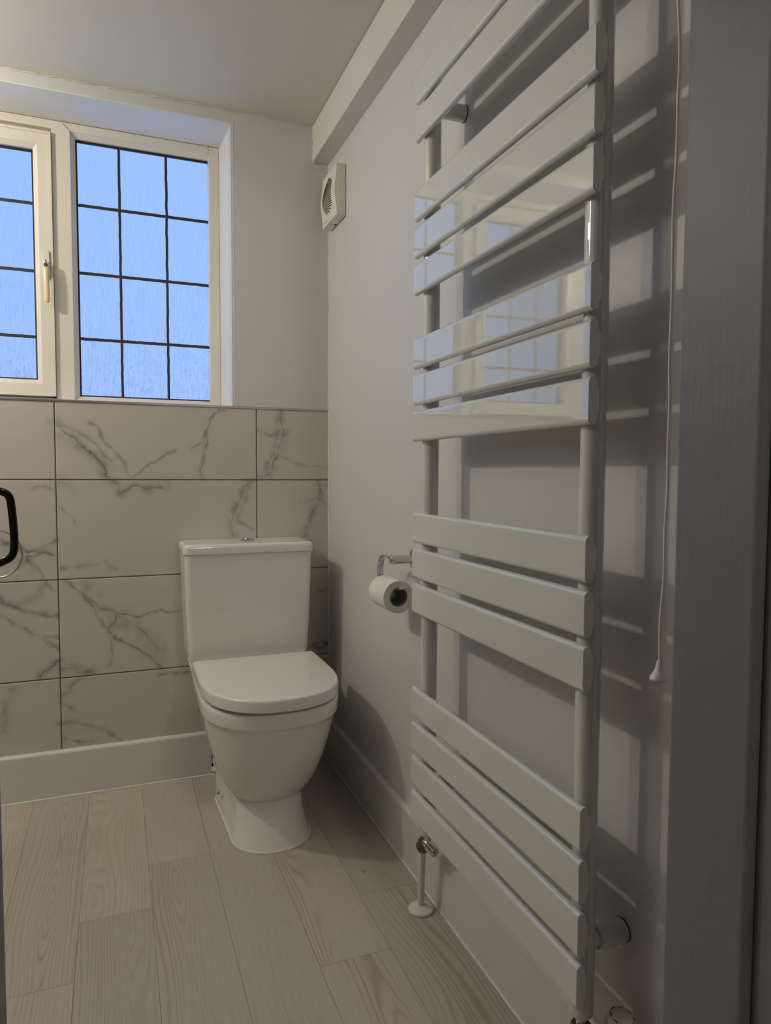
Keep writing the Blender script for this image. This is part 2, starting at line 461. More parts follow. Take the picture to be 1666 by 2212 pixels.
def smooth01(x): x = max(0, min(1, x)); return x*x*(3-2*x)
segs = []
for (w, s, soft), pts in VEINS:
    for (a, b), (c, d) in zip(pts, pts[1:]):
        segs.append((a, b, c, d, w*.00105, s, soft*.0015))
CELL = .02
grid = {}
for i, (a, b, c, d, w, s, sf) in enumerate(segs):
    R = .034
    for gx in range(int(math.floor((min(a, c)-R)/CELL)), int(math.floor((max(a, c)+R)/CELL))+1):
        for gz in range(int(math.floor((min(b, d)-R)/CELL)), int(math.floor((max(b, d)+R)/CELL))+1):
            grid.setdefault((gx, gz), []).append(i)
def veins_at(x, z):
    n1 = noise.noise(Vector((x*26, z*26, .3))); n2 = noise.noise(Vector((x*26, z*26, 7.7)))
    m1 = noise.noise(Vector((x*95, z*95, 2.1))); m2 = noise.noise(Vector((x*95, z*95, 9.4)))
    k1 = noise.noise(Vector((x*260, z*260, 4.1))); k2 = noise.noise(Vector((x*260, z*260, 5.4)))
    X = x + .010*n1 + .0045*m1 + .0016*k1; Z = z + .010*n2 + .0045*m2 + .0016*k2
    L = grid.get((int(math.floor(X/CELL)), int(math.floor(Z/CELL))))
    if not L: return 0., 0.
    dk = 0.; so = 0.
    br = .55 + .9*abs(noise.noise(Vector((x*55, z*55, 3.3)))) + .3*noise.noise(Vector((x*14, z*14, 1.3)))
    for i in L:
        a, b, c, d, w, s, sf = segs[i]
        vx, vz = c-a, d-b
        t = ((X-a)*vx+(Z-b)*vz)/(vx*vx+vz*vz+1e-12); t = 0 if t < 0 else 1 if t > 1 else t
        dd = sqrt((X-a-t*vx)**2+(Z-b-t*vz)**2)
        dk = max(dk, 1.0*s*br*math.exp(-(dd/w)**2))
        so = max(so, (.42+.42*s)*math.exp(-(dd/sf)**2))
    so *= .95 + 1.5*noise.noise(Vector((x*38, z*38, 6.1)))
    return min(1, max(0, dk)), min(1, max(0, so))

bm = bmesh.new(); lay = bm.verts.layers.float_color.new('vein')
zr = [(.12, .0630), (.0660, .3625), (.3655, .6645), (.6675, .9665), (.9695, TT-.0015)]
xc = [(-.2490, -.0035), (-.8515, -.2520), (-1.4545, -.8545), (-2.0575, -1.4575), (-2.0995, -2.0605)]
for (za, zb) in zr[1:]:
    za = max(za, .13)
    for (xa, xb) in xc:
        if za > zb: continue
        if xb > -1.06:
            xs0 = max(xa, -1.06) if xa < -1.06 else xa
            pieces = [(xa, xs0, 1)] if xs0 != xa else []
            pieces.append((xs0, xb, 0))
        else: pieces = [(xa, xb, 1)]
        for (pa, pb, coarse) in pieces:
            nx = 4 if coarse else int((pb-pa)/.0021); nz = 4 if coarse else int((zb-za)/.0021)
            G = []
            for i in range(nx+1):
                col = []
                for j in range(nz+1):
                    x = pa+(pb-pa)*i/nx; z = za+(zb-za)*j/nz
                    y = 0.0
                    if not coarse:
                        if (i == 0 and pa == xa) or i == nx or j == 0 or j == nz: y = .0010
                    v = bm.verts.new((x, y, z))
                    if coarse: v[lay] = (0, 0, 0, 1)
                    else:
                        a_, b_ = veins_at(x, z); v[lay] = (a_, b_, 0, 1)
                    col.append(v)
                G.append(col)
            for i in range(nx):
                for j in range(nz):
                    bm.faces.new((G[i][j], G[i+1][j], G[i+1][j+1], G[i][j+1]))
        # sides of the tile
        # (the gap shows grout just behind the face)
box(bm, XL+.0005, -.0005, .0022, .0098, .13, TT-.002, mi=1)
me = bpy.data.meshes.new('trim_2'); bm.to_mesh(me); bm.free()
me.materials.append(MAT['tile']); me.materials.append(MAT['grout'])
o = link(bpy.data.objects.new('trim_2', me)); o['kind'] = 'structure'

# metal edge strip on top of the tiling
bm = bmesh.new()
extr(bm, [(-.0025, TT-.0020), (-.0025, TT+.003), (-.001, TT+.0045), (.0098, TT+.0045), (.0098, TT+.001), (.0, TT+.001), (.0, TT-.0020)], 'x', XL+.001, -.006)
struct('trim_3', bm, MAT['alu'])

# white sealant bead in the corner and along the skirting
def bead(bm, p0, p1, r, n=60, amp=.0012, seed=0):
    p0, p1 = Vector(p0), Vector(p1); pts = []; 
    a, e1, e2 = frame_of(p1-p0)
    for k in range(n+1):
        t = k/n; w = noise.noise(Vector((t*n*.22, seed, 1)))*amp; w2 = noise.noise(Vector((t*n*.22, seed, 5)))*amp
        pts.append(p0.lerp(p1, t)+e1*w+e2*w2)
    sweep(bm, pts, circ(r, 8), up=e1)
bm = bmesh.new()
bead(bm, (-.001, .0, .146), (-.001, .0, TT), .0042, 70, .0012, 3)
bead(bm, (-.0, .010, TT), (-.0, .010, 2.03), .0018, 60, .003, 8)
struct('trim_4', bm, MAT['sealant'])
bm = bmesh.new()
bead(bm, (XL, .0095, CEIL-.0005), (-.057, .0095, CEIL-.0005), .0036, 170, .0085, 5)
bead(bm, (-.056, .009, CEIL), (-.056, .009, 2.03), .0022, 24, .004, 15)
bead(bm, (-.056, .009, 2.03), (0, .009, 2.03), .0028, 14, .006, 19)
struct('trim_5', bm, MAT['filler'])

# boxing along the ceiling over the right wall
struct('trim_6', B(-.056, 0, YF, .0095, 2.028, CEIL-.0012, bev=.0015), MAT['boxing'])

# skirting boards
SK = [(-.016, 0), (-.016, .134), (-.0150, .1385), (-.0115, .1420), (-.0065, .1435), (0, .1435)]
bm = bmesh.new(); extr(bm, [(y, z) for y, z in SK]+[(0, 0)], 'x', XL, -.407)
box(bm, -.4165, -.404, -.020, -.001, .118, .1435, bev=.002)
struct('baseboard_back', bm, MAT['gloss_white'])
bm = bmesh.new(); extr(bm, [(y, z) for y, z in SK]+[(0, 0)], 'x', -.205, -.016)
struct('baseboard_back', bm, MAT['gloss_white'])
bm = bmesh.new(); extr(bm, [(x, z) for x, z in SK]+[(0, 0)], 'y', YF, -.0005)
struct('baseboard_right', bm, MAT['gloss_white'])
bm = bmesh.new()
bead(bm, (XL, -.0165, .0012), (-.405, -.0165, .0012), .0028, 120, .0008, 21)
bead(bm, (-.0165, YF, .0012), (-.0165, -.016, .0012), .0028, 120, .0008, 22)
struct('trim_7', bm, MAT['sealant'])
# dark sheet behind the pan, the void's shade put into its colour
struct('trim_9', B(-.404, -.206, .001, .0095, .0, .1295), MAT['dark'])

# front wall, door lining and hall
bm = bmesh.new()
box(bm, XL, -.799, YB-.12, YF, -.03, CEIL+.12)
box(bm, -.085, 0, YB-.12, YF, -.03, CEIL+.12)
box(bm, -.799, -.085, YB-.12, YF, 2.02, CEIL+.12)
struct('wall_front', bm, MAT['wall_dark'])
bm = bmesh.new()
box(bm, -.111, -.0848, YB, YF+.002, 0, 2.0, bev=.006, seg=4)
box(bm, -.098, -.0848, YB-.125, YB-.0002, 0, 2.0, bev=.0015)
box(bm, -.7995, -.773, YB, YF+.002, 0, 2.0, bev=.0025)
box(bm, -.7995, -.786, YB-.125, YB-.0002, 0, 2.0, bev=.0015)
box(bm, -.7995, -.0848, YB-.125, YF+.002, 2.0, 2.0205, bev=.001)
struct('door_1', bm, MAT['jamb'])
bm = bmesh.new()
box(bm, -1.7, -1.6, -3.3, YB-.12, -.03, CEIL+.12)
box(bm, -1.7, .75, -3.4, -3.25, -.03, CEIL+.12)
box(bm, .6, .7, -3.3, YB-.12, -.03, CEIL+.12)
box(bm, .0, .6, YB-.14, YB-.12, -.03, CEIL+.12)
struct('wall_hall', bm, MAT['hall'])
struct('ceiling', B(-1.7, .75, -3.4, YF-.1, CEIL, CEIL+.12), MAT['hall'])

def chaikin(P, k=2):
    for _ in range(k):
        Q = [P[0]]
        for a, b in zip(P, P[1:]):
            a, b = Vector(a), Vector(b); Q += [a*.75+b*.25, a*.25+b*.75]
        Q.append(P[-1]); P = Q
    return P
# clear glass shower door just outside the left edge; its black loop handle reaches into view
door = thing('shower_door', 'clear glass shower door at the left edge, with a black angular loop handle', 'shower door', (-.889, -1.16, 0))
hx, hy = -.889, -1.16
dl = Vector((-.112, .90)).normalized(); dvx, dvy = dl
nx_, ny_ = dvy, -dvx
def dp(a, n, z): return (hx+dvx*a+nx_*n, hy+dvy*a+ny_*n, z)
bm = B(0, .90, -.006, 0, .012, 1.95, bev=.001)
for v in bm.verts: v.co = Vector(dp(v.co.x, v.co.y, v.co.z))
build('glass_panel', bm, MAT['shower_glass'], door, smooth=0)
bm = B(0, .90, -.010, -.001, .0, .0125, bev=.001)
for v in bm.verts: v.co = Vector(dp(v.co.x, v.co.y, v.co.z))
build('bottom_seal', bm, MAT['alu'], door)
bm = bmesh.new()
HA = .14
pts = [(-.004, .9660), (.034, .9635), (.051, .9590), (.0575, .953), (.060, .944), (.0632, .90), (.0636, .872), (.0622, .860), (.058, .852), (.048, .846), (.030, .839), (-.004, .8310)]
sweep(bm, chaikin([dp(HA, n, z) for n, z in pts], 1), rrect(.0125, .0125, .0035), up=(dvx, dvy, 0))
build('door_handle', bm, MAT['black'], door, label='black angular loop handle')

# ================================================================== WINDOW
win = link(bpy.data.objects.new('window_1', None)); win['kind'] = 'structure'; win.location = (XR-.5, YW, TT)
def hmember(bm, x0, x1, z0, z1, yf, dep=.05, bev=.003): box(bm, x0, x1, yf, yf+dep, z0, z1, bev=bev, seg=2)
def pane(bm_unused, x0, x1, z0, z1, y, rows, cols, name_parent):
    gp = build('pane', B(x0, x1, y+.010, y+.014, z0, z1), MAT['glass'], name_parent, smooth=0, label='blue-lit obscure glass pane with leading')
    g = bmesh.new()
    t = .0062
    box(g, x0, x1, y+.004, y+.010, z1-t*1.25, z1); box(g, x0, x1, y+.004, y+.010, z0, z0+t)
    box(g, x0, x0+t, y+.004, y+.010, z0+t, z1-t); box(g, x1-t, x1, y+.004, y+.010, z0+t, z1-t)
    build('gasket', g, MAT['gasket'], gp, smooth=0)
    ld = bmesh.new()
    for z in rows:
        pts = [(x0+(x1-x0)*k/40, y+.0085, z+.0012*noise.noise(Vector((k*.7, z*9, 0)))) for k in range(41)]
        sweep(ld, pts, rrect(.0030, .0098, .001), up=(0, 0, 1))
    for x in cols:
        pts = [(x+.0016*noise.noise(Vector((k*.6, x*9, 3))), y+.0080, z0+(z1-z0)*k/60) for k in range(61)]
        sweep(ld, pts, rrect(.0085, .0030, .001), up=(0, 1, 0))
    build('leading', ld, MAT['lead'], gp, smooth=30)

def bead_frame(bm, x0, x1, z0, z1, y, w, dy):
    """glazing bead: chamfered mitred ring from outer rect to the glass"""
    o_ = [(x0, z0), (x1, z0), (x1, z1), (x0, z1)]; i_ = [(x0+w, z0+w), (x1-w, z0+w), (x1-w, z1-w), (x0+w, z1-w)]
    A = [bm.verts.new((x, y, z)) for x, z in o_]; C = [bm.verts.new((x, y+dy, z)) for x, z in i_]
    D = [bm.verts.new((x, y+dy+.02, z)) for x, z in i_]
    for k in range(4):
        bm.faces.new((A[k], A[(k+1) % 4], C[(k+1) % 4], C[k])); bm.faces.new((C[k], C[(k+1) % 4], D[(k+1) % 4], D[k]))

def mitred(bm, x0, x1, z0, z1, x0i, x1i, z0i, z1i, y, dep):
    """rectangular ring frame of four mitred members, slightly rounded"""
    O = [(x0, z0), (x1, z0), (x1, z1), (x0, z1)]; I = [(x0i, z0i), (x1i, z0i), (x1i, z1i), (x0i, z1i)]
    e = .0022
    for k in range(4):
        a, b, c, d = O[k], O[(k+1) % 4], I[(k+1) % 4], I[k]
        fr = [bm.verts.new((p[0], y, p[1])) for p in (a, b, c, d)]
        bk = [bm.verts.new((p[0], y+dep, p[1])) for p in (a, b, c, d)]
        bm.faces.new(fr); bm.faces.new(bk[::-1])
        for j in range(4): bm.faces.new((fr[j], fr[(j+1) % 4], bk[(j+1) % 4], bk[j]))
fz0, fz1 = TT+.001, 2.1045
bm = bmesh.new()
hmember(bm, XR-.046, XR-.0105, fz0, fz1, YW, .06)                # right
hmember(bm, XWL+.004, XWL+.040, fz0, fz1, YW, .06)
hmember(bm, XWL+.04, XR-.046, 2.077, fz1, YW, .06)
hmember(bm, XWL+.04, XR-.046, fz0, 1.2290, YW, .06)
build('window_frame', bm, MAT['upvc'], win)
bm = bmesh.new()
box(bm, -1.340, -1.325, YW+.024, YW+.055, 1.22, 2.08); box(bm, -.870, -.850, YW+.024, YW+.055, 1.22, 2.08)
box(bm, -1.340, -.850, YW+.024, YW+.055, 1.22, 1.250); box(bm, -1.340, -.850, YW+.024, YW+.055, 2.045, 2.085)
build('rebate', bm, MAT['upvc'], win)
for xm in (-.8315, -1.3600):
    bm = bmesh.new()
    # mullion with pointed top
    w = .0275
    poly = [(xm-w, fz0+.002), (xm+w, fz0+.002), (xm+w, 2.078), (xm+.004, fz1-.003), (xm-.004, fz1-.003), (xm-w, 2.078)]
    extr(bm, poly, 'y', YW-.004, YW+.056)
    bmesh.ops.bevel(bm, geom=[e for e in bm.edges], offset=.0025, segments=2, affect='EDGES', profile=.5)
    build('mullion', bm, MAT['upvc'], win)
# fixed light right
X0, X1 = -.7935, -.3650
def fixed(x0, x1, px0, px1, cols):
    bm = bmesh.new()
    z0, z1 = 1.2285, 2.0775
    O = (x0, x1, z0, z1); I = (px0, px1, 1.2400, 2.0640)
    a = [(x0, z0), (x1, z0), (x1, z1), (x0, z1)]; b = [(I[0], I[2]), (I[1], I[2]), (I[1], I[3]), (I[0], I[3])]
    A = [bm.verts.new((x, YW+.003, z)) for x, z in a]; C = [bm.verts.new((x, YW+.015, z)) for x, z in b]; D = [bm.verts.new((x, YW+.045, z)) for x, z in b]
    for k in range(4):
        bm.faces.new((A[k], A[(k+1) % 4], C[(k+1) % 4], C[k])); bm.faces.new((C[k], C[(k+1) % 4], D[(k+1) % 4], D[k]))
    build('glazing_bead', bm, MAT['upvc'], win, smooth=20)
    pane(None, px0-.001, px1+.001, 1.239, 2.065, YW+.020, (1.430, 1.643, 1.860), cols, win)
fixed(-.8050, -.3715, -.7905, -.3625, (-.6590, -.5100))
fixed(-1.885, -1.3870, -1.868, -1.404, (-1.715, -1.560))
# opening sash, stands proud of the frame
sash = build('sash', bmesh.new(), MAT['upvc'], win)
bm = bmesh.new()
sx0, sx1, sz0, sz1 = -1.3290, -.8635, 1.2380, 2.0560
ix0, ix1, iz0, iz1 = -1.2930, -.8985, 1.2720, 2.0210
mitred(bm, sx0, sx1, sz0, sz1, ix0, ix1, iz0, iz1, YW-.012, .055)
# raised edge lip
mitred(bm, sx0-.004, sx1+.004, sz0-.004, sz1+.004, sx0+.004, sx1-.004, sz0+.004, sz1-.004, YW-.0155, .012)
gx0, gx1, gz0, gz1 = -1.2790, -.9125, 1.2860, 2.0070
a = [(ix0, iz0), (ix1, iz0), (ix1, iz1), (ix0, iz1)]; b = [(gx0, gz0), (gx1, gz0), (gx1, gz1), (gx0, gz1)]
A = [bm.verts.new((x, YW-.0115, z)) for x, z in a]; C = [bm.verts.new((x, YW+.002, z)) for x, z in b]; D = [bm.verts.new((x, YW+.035, z)) for x, z in b]
for k in range(4):
    bm.faces.new((A[k], A[(k+1) % 4], C[(k+1) % 4], C[k])); bm.faces.new((C[k], C[(k+1) % 4], D[(k+1) % 4], D[k]))
old = sash; sash = build('sash', bm, MAT['upvc'], win, smooth=20)
bpy.data.objects.remove(old); sash.name = 'sash'
pane(None, gx0-.001, gx1+.001, gz0-.001, gz1+.001, YW+.008, (1.424, 1.632, 1.843), (-1.160, -1.036), win)
# espagnolette handle
hxp, hyp = -.8790, YW-.0125
bm = bmesh.new()
extr(bm, [(hxp+.0095*cos(a) if True else 0, (1.6840 if sin(a) > 0 else 1.6130)+.0095*sin(a)) for a in [2*pi*k/28 for k in range(28)]], 'y', hyp-.009, hyp+.0005)
bmesh.ops.bevel(bm, geom=bm.edges[:], offset=.0015, segments=2, affect='EDGES')
wh = build('window_handle', bm, MAT['upvc'], win)
bm = bmesh.new()
lathe(bm, (hxp, hyp-.008, 1.6450), (0, -1, 0), [(0, .0095), (.012, .0095), (.018, .0085), (.021, .006), (.0215, .001)], 24)
build('handle_boss', bm, MAT['upvc'], wh)
bm = bmesh.new()
lathe(bm, (hxp, hyp-.0292, 1.6400), (0, -1, 0), [(0, .0058), (.0012, .0058)], 16)
box(bm, hxp-.0012, hxp+.0012, hyp-.0310, hyp-.0300, 1.645, 1.656)
build('key_lock', bm, MAT['brass'], wh)
bm = bmesh.new()
pts = [(hxp, hyp-.024, 1.6330), (hxp, hyp-.0265, 1.6240), (hxp+.0005, hyp-.028, 1.600), (hxp+.0010, hyp-.0275, 1.560), (hxp+.0014, hyp-.0265, 1.531), (hxp+.0015, hyp-.0255, 1.5240)]
sc = [.95, 1.05, 1, 1, 1.02, .70]
A = []
for (x, y, z), s in zip(pts, sc): A.append([(x+.0085*s*cos(t), y+.0068*s*sin(t), z) for t in [2*pi*k/18 for k in range(18)]])
loft(bm, A); build('grip', bm, MAT['handle_cream'], wh, label='yellowed cream handle grip')

# ================================================================== EXTRACTOR FAN
fan = thing('extractor_fan', 'square cream plastic extractor fan high on the right wall in the corner under the boxing', 'fan', (0, -.105, 1.79))
FY0, FY1, FZ0, FZ1 = -.1825, -.0275, 1.7965, 1.9550
bm = B(-.0300, -.0005, FY0, FY1, FZ0, FZ1, bev=.004, seg=3)
body = build('housing', bm, MAT['fan'], fan)
bm = B(-.012, -.004, -.098, -.088, FZ0-.0006, FZ0+.002)
build('seam_notch', bm, MAT['slot'], fan)
def fx(z):
    t = (z-(FZ0+FZ1)/2)/.046
    return -.0315-.0075*math.exp(-(t*t)*1.2)
bm = bmesh.new(); NZ = 40; ring = []
for j in range(NZ+1):
    z = FZ0+.0008+(FZ1-FZ0-.0016)*j/NZ
    ring.append([(-.029, FY1-.0008, z), (fx(z)+.0012, FY1-.0008, z), (fx(z), FY1-.0022, z), (fx(z), FY0+.0022, z), (fx(z)+.0012, FY0+.0008, z), (-.029, FY0+.0008, z)])
loft(bm, ring); front = build('front_panel', bm, MAT['fan'], fan)
bm = bmesh.new(); zc = 1.8775; yc = -.104; R = .0530
n = 17
for k in range(n):
    z = zc-R*.97+2*R*.97*k/(n-1); hw = sqrt(max(R*R-(z-zc)**2, 0))
    ya = yc-min(hw, .0420); yb = yc+hw
    if yb-ya < .008: continue
    pts = []
    for j in range(15):
        y = ya+(yb-ya)*j/14; zz = z+.0045*sin(pi*j/14)
        pts.append((fx(zz)-.0004, y, zz))
    sweep(bm, pts, rrect(.0036, .0010, .0003), up=(1, 0, 0))
build('grille', bm, MAT['slot'], front, label='dark curved louvre slots')
bm = bmesh.new()
for y0, y1, h in ((-.062, -.058, .0022), (-.0570, -.054, .0018), (-.0530, -.049, .0020), (-.048, -.0445, .0018), (-.078, -.074, .0040), (-.0730, -.0705, .0030)):
    box(bm, fx(1.809)-.0003, fx(1.809)+.001, y0, y1, 1.8080, 1.8080+h)
build('lettering', bm, MAT['slot'], front)

# ================================================================== TOILET
TX = -.3030
toilet = thing('toilet', 'white close-coupled ceramic toilet with closed D-shaped lid against the marble tiles', 'toilet', (TX, -.28, 0))
def dsec(z, wb, wf, f, yc, n=2.3, back=-.004, N=28, dx=0):
    """plan outline: back edge at the wall, side walls, superelliptic front"""
    pts = []
    f = -f; yc = -yc
    for k in range(6): pts.append((TX-wb+(wf and 0)+dx, back+(yc-back)*0, z)) if k == 0 else None
    side = []
    for k in range(1, 9):
        t = k/9; side.append((wb+(wf-wb)*smooth01(t), back+(yc-back)*t))
    for w_, y_ in side: pts.append((TX-w_+dx, y_, z))
    for k in range(N+1):
        a = pi*k/N
        c, s = cos(a), sin(a)
        pts.append((TX-wf*(abs(c)**(2/n))*(1 if c > 0 else -1)+dx, yc+(f-yc)*(s**(2/n) if s > 0 else 0), z))
    for w_, y_ in side[::-1]: pts.append((TX+w_+dx, y_, z))
    pts.append((TX+wb+dx, back, z))
    return pts
def interp(L, z):
    for (a, b) in zip(L, L[1:]):
        if a[0] <= z <= b[0]:
            t = (z-a[0])/(b[0]-a[0]) if b[0] > a[0] else 0
            return [p+(q-p)*t for p, q in zip(a[1:], b[1:])]
    return L[-1][1:]
def catmull(L, zs):
    out = []
    Z = [l[0] for l in L]
    for z in zs:
        i = max(0, min(len(L)-2, max(k for k in range(len(L)) if Z[k] <= z+1e-9)))
        p1, p2 = L[i], L[i+1]; p0 = L[max(0, i-1)]; p3 = L[min(len(L)-1, i+2)]
        t = (z-p1[0])/(p2[0]-p1[0])
        row = []
        for c in range(1, len(p1)):
            m1 = (p2[c]-p0[c])/(p2[0]-p0[0])*(p2[0]-p1[0]); m2 = (p3[c]-p1[c])/(p3[0]-p1[0])*(p2[0]-p1[0])
            row.append((2*t**3-3*t**2+1)*p1[c]+(t**3-2*t**2+t)*m1+(-2*t**3+3*t**2)*p2[c]+(t**3-t**2)*m2)
        out.append((z, row))
    return out
LV = [(0, .1150, .107, .553, .44, .190), (.03, .1145, .1005, .538, .43, .190), (.065, .1135, .0935, .519, .42, .192), (.095, .1125, .0935, .503, .41, .192),
      (.112, .1125, .0935, .497, .405, .190), (.119, .1130, .1010, .507, .405, .186), (.135, .1160, .1135, .5240, .405, .170), (.165, .124, .1300, .549, .41, .115), (.21, .136, .1455, .5760, .415, .045),
      (.25, .147, .1565, .5960, .42, .010), (.30, .158, .1680, .6145, .425, .004), (.344, .165, .1765, .6285, .43, .004)]
rings = [dsec(z, r[0], r[1], r[2], r[3], 2.2, back=-r[4]) for z, r in catmull(LV, [i*.344/58 for i in range(59)])]
for z, r in [(.350, (.1650, .1768, .6295, .43)), (.3535, (.1670, .1795, .6320, .43)), (.3565, (.1700, .1825, .6350, .43)), (.362, (.1730, .1840, .6370, .43)), (.385, (.1760, .1850, .6390, .43)), (.3915, (.1755, .1845, .6383, .43)), (.3950, (.1735, .1825, .6360, .43)), (.3962, (.1700, .1790, .6320, .43))]:
    rings.append(dsec(z, r[0], r[1], r[2], r[3], 2.3))
bm = bmesh.new(); loft(bm, rings)
pan = build('pan', bm, MAT['ceramic'], toilet, smooth=40)
bm = bmesh.new(); lathe(bm, (TX, -.198, .095), (0, 1, 0), [(0, .048), (.03, .050), (.035, .056), (.08, .056), (.085, .052), (.187, .052)], 36)
build('waste_connector', bm, MAT['white_pl'], pan)
# raised shelf the cistern stands on
def rbox(x0, x1, y0, y1, z, r, n=6):
    w, h = (x1-x0), (y1-y0)
    return [((x0+x1)/2+a, (y0+y1)/2+b, z) for a, b in rrect(w, h, r, n)]
bm = bmesh.new()
loft(bm, [rbox(TX-.172, TX+.172, -.195, -.004, .390, .02), rbox(TX-.174, TX+.174, -.195, -.004, .405, .02), rbox(TX-.172, TX+.172, -.193, -.004, .4115, .02)])
build('cistern_shelf', bm, MAT['ceramic'], pan)
# cistern
CX = -.3035
lv = [(.4120, .176, .1500), (.4160, .1815, .1570), (.425, .1845, .1610), (.45, .1865, .1635), (.55, .1905, .1680), (.65, .1935, .1715), (.7445, .1955, .1740)]
bm = bmesh.new()
loft(bm, [rbox(CX-w, CX+w, -d, -.003, z, .018) for z, w, d in lv])
cis = build('cistern', bm, MAT['ceramic'], toilet, smooth=40)
bm = bmesh.new()
lv = [(.7450, .1965, .1760), (.7465, .1985, .1785), (.7500, .1995, .1795), (.7640, .1995, .1795), (.7700, .1980, .1780), (.7740, .1945, .1745), (.7755, .1900, .1700)]
loft(bm, [rbox(CX-w, CX+w, -d, -.002, z, .020) for z, w, d in lv])
bmesh.ops.inset_region(bm, faces=[max(bm.faces, key=lambda f: f.calc_center_median().z)], thickness=.03)
build('cistern_lid', bm, MAT['ceramic'], cis, smooth=40)
bm = bmesh.new()
lathe(bm, (CX+.006, -.088, .7755), (0, 0, 1), [(0, .0215), (.004, .0215), (.0058, .0195), (.0065, .0170), (.0060, .0165), (.0085, .0155), (.0095, .010), (.0098, .0)], 40, cap1=False)
box(bm, CX+.0056, CX+.0064, -.1045, -.0715, .7835, .7856)
build('flush_button', bm, MAT['chrome'], cis, label='oval chrome dual flush button')
# seat and lid
bm = bmesh.new()
def seatsec(z, ins, yb=-.222): return dsec(z, .1835-ins, .1850-ins, .6520-ins, .405, 2.45, back=yb)
loft(bm, [seatsec(.3965, .022), seatsec(.4075, .022)])
build('seat', bm, MAT['seat'], toilet)
bm = bmesh.new()
prof = [(.4065, .0030), (.4072, .0010), (.4090, .0), (.4280, .0002), (.4340, .0008), (.4368, .0024), (.4382, .0050), (.4388, .0090), (.4391, .030), (.4394, .07), (.4396, .12)]
loft(bm, [seatsec(z, i, -.222-i*.6) for z, i in prof])
build('seat_lid', bm, MAT['seat'], toilet, smooth=40)
for s in (-1, 1):
    build('hinge', lathe(bmesh.new(), (TX+s*.075-.02, -.216, .4180), (1, 0, 0), [(0, .0085), (.04, .0085)], 16), MAT['chrome'], toilet)
bm = bmesh.new()
lathe(bm, (TX-.1155, -.292, .062), (-1, .0, .1), [(0, .0065), (.003, .0065), (.0045, .005)], 20)
lathe(bm, (TX-.1175, -.292, .062), (-1, .0, .1), [(0, .004), (.006, .0038), (.007, .002)], 12)
build('fixing_screw', bm, MAT['chrome'], pan)
# sealant round the foot
bm = bmesh.new()
ring = [p for p in dsec(.0015, .1155, .1075, .5540, .44, 2.2, back=-.188) ]
sweep(bm, ring, circ(.0030, 8), up=(0, 0, 1))
struct('trim_8', bm, MAT['sealant'])
# soil pipe and stop valve in the gap beside the pan
pipe = thing('waste_pipe', 'white plastic pipe in the dark gap behind the toilet foot', 'pipe', (-.395, -.035, 0))
bm = bmesh.new(); lathe(bm, (-.394, -.030, .001), (0, 0, 1), [(0, .013), (.010, .013), (.0105, .0095), (.045, .0095), (.0455, .0125), (.058, .0125), (.0585, .0095), (.14, .0095)], 24)
build('pipe_run', bm, MAT['white_pl'], pipe)
bm = bmesh.new(); lathe(bm, (-.394, -.030, .020), (0, 0, 1), [(0, .0165), (.004, .0175), (.008, .0165)], 24)
build('collar', bm, MAT['white_pl'], pipe)

# ================================================================== TOILET ROLL HOLDER
hold = thing('toilet_roll_holder', 'chrome toilet roll holder with curved flat arm beside the radiator', 'holder', (0, -.742, .782))
hy = -.742
bm = bmesh.new(); lathe(bm, (-.0004, hy, .782), (-1, 0, 0), [(0, .0265), (.006, .0265), (.0085, .024), (.009, .012)], 36)
build('wall_rose', bm, MAT['chrome'], hold)
bm = bmesh.new(); lathe(bm, (-.006, hy, .782), (-1, 0, 0), [(0, .0105), (.060, .0105), (.0625, .0098), (.0635, .0085)], 28)
build('post', bm, MAT['chrome'], hold)
# flat strap: leaves the post towards the back, curls down, then runs under the roll towards the camera
bm = bmesh.new()
xr_ = -.0660
pts = []
for y, z in [(-.742, .7880), (-.722, .7905), (-.700, .7895), (-.684, .7840), (-.674, .7740), (-.6690, .7600), (-.6685, .7440), (-.6705, .7340), (-.6770, .7250), (-.6880, .7200), (-.7050, .7190), (-.760, .7190), (-.802, .7190), (-.812, .7215), (-.8160, .7260)]:
    pts.append((xr_, y, z))
sweep(bm, chaikin(pts), rrect(.0165, .0028, .001), up=(0, .6, .8))
build('arm', bm, MAT['chrome'], hold)
roll = thing('toilet_roll', 'white toilet roll hanging on the chrome holder', 'toilet roll', (-.068, -.745, .660))
bm = bmesh.new(); rc = (-.0660, -.691, .6925+.0015)
R1, R0 = .0390, .0228
rc = (-.0660, -.691, .7190+.0014-R0+.0018)
lathe(bm, rc, (0, -1, 0), [(0, R0), (0, R1-.001), (.001, R1), (.099, R1), (.100, R1-.001), (.100, R0)], 56, cap0=False, cap1=False)
for v in bm.verts:
    d = Vector((v.co.x-rc[0], 0, v.co.z-rc[2])); 
    if d.length > .035: v.co += d.normalized()*.0006*noise.noise(v.co*60)
build('paper', bm, MAT['paper'], roll, smooth=40)
bm = bmesh.new(); lathe(bm, (rc[0], rc[1]-.0004, rc[2]), (0, -1, 0), [(0, R0+.0002), (0, R0-.0012), (.0992, R0-.0012), (.0992, R0+.0002), (0, R0+.0002)], 40, cap0=False, cap1=False)
build('core', bm, MAT['card'], roll, label='grey cardboard core')

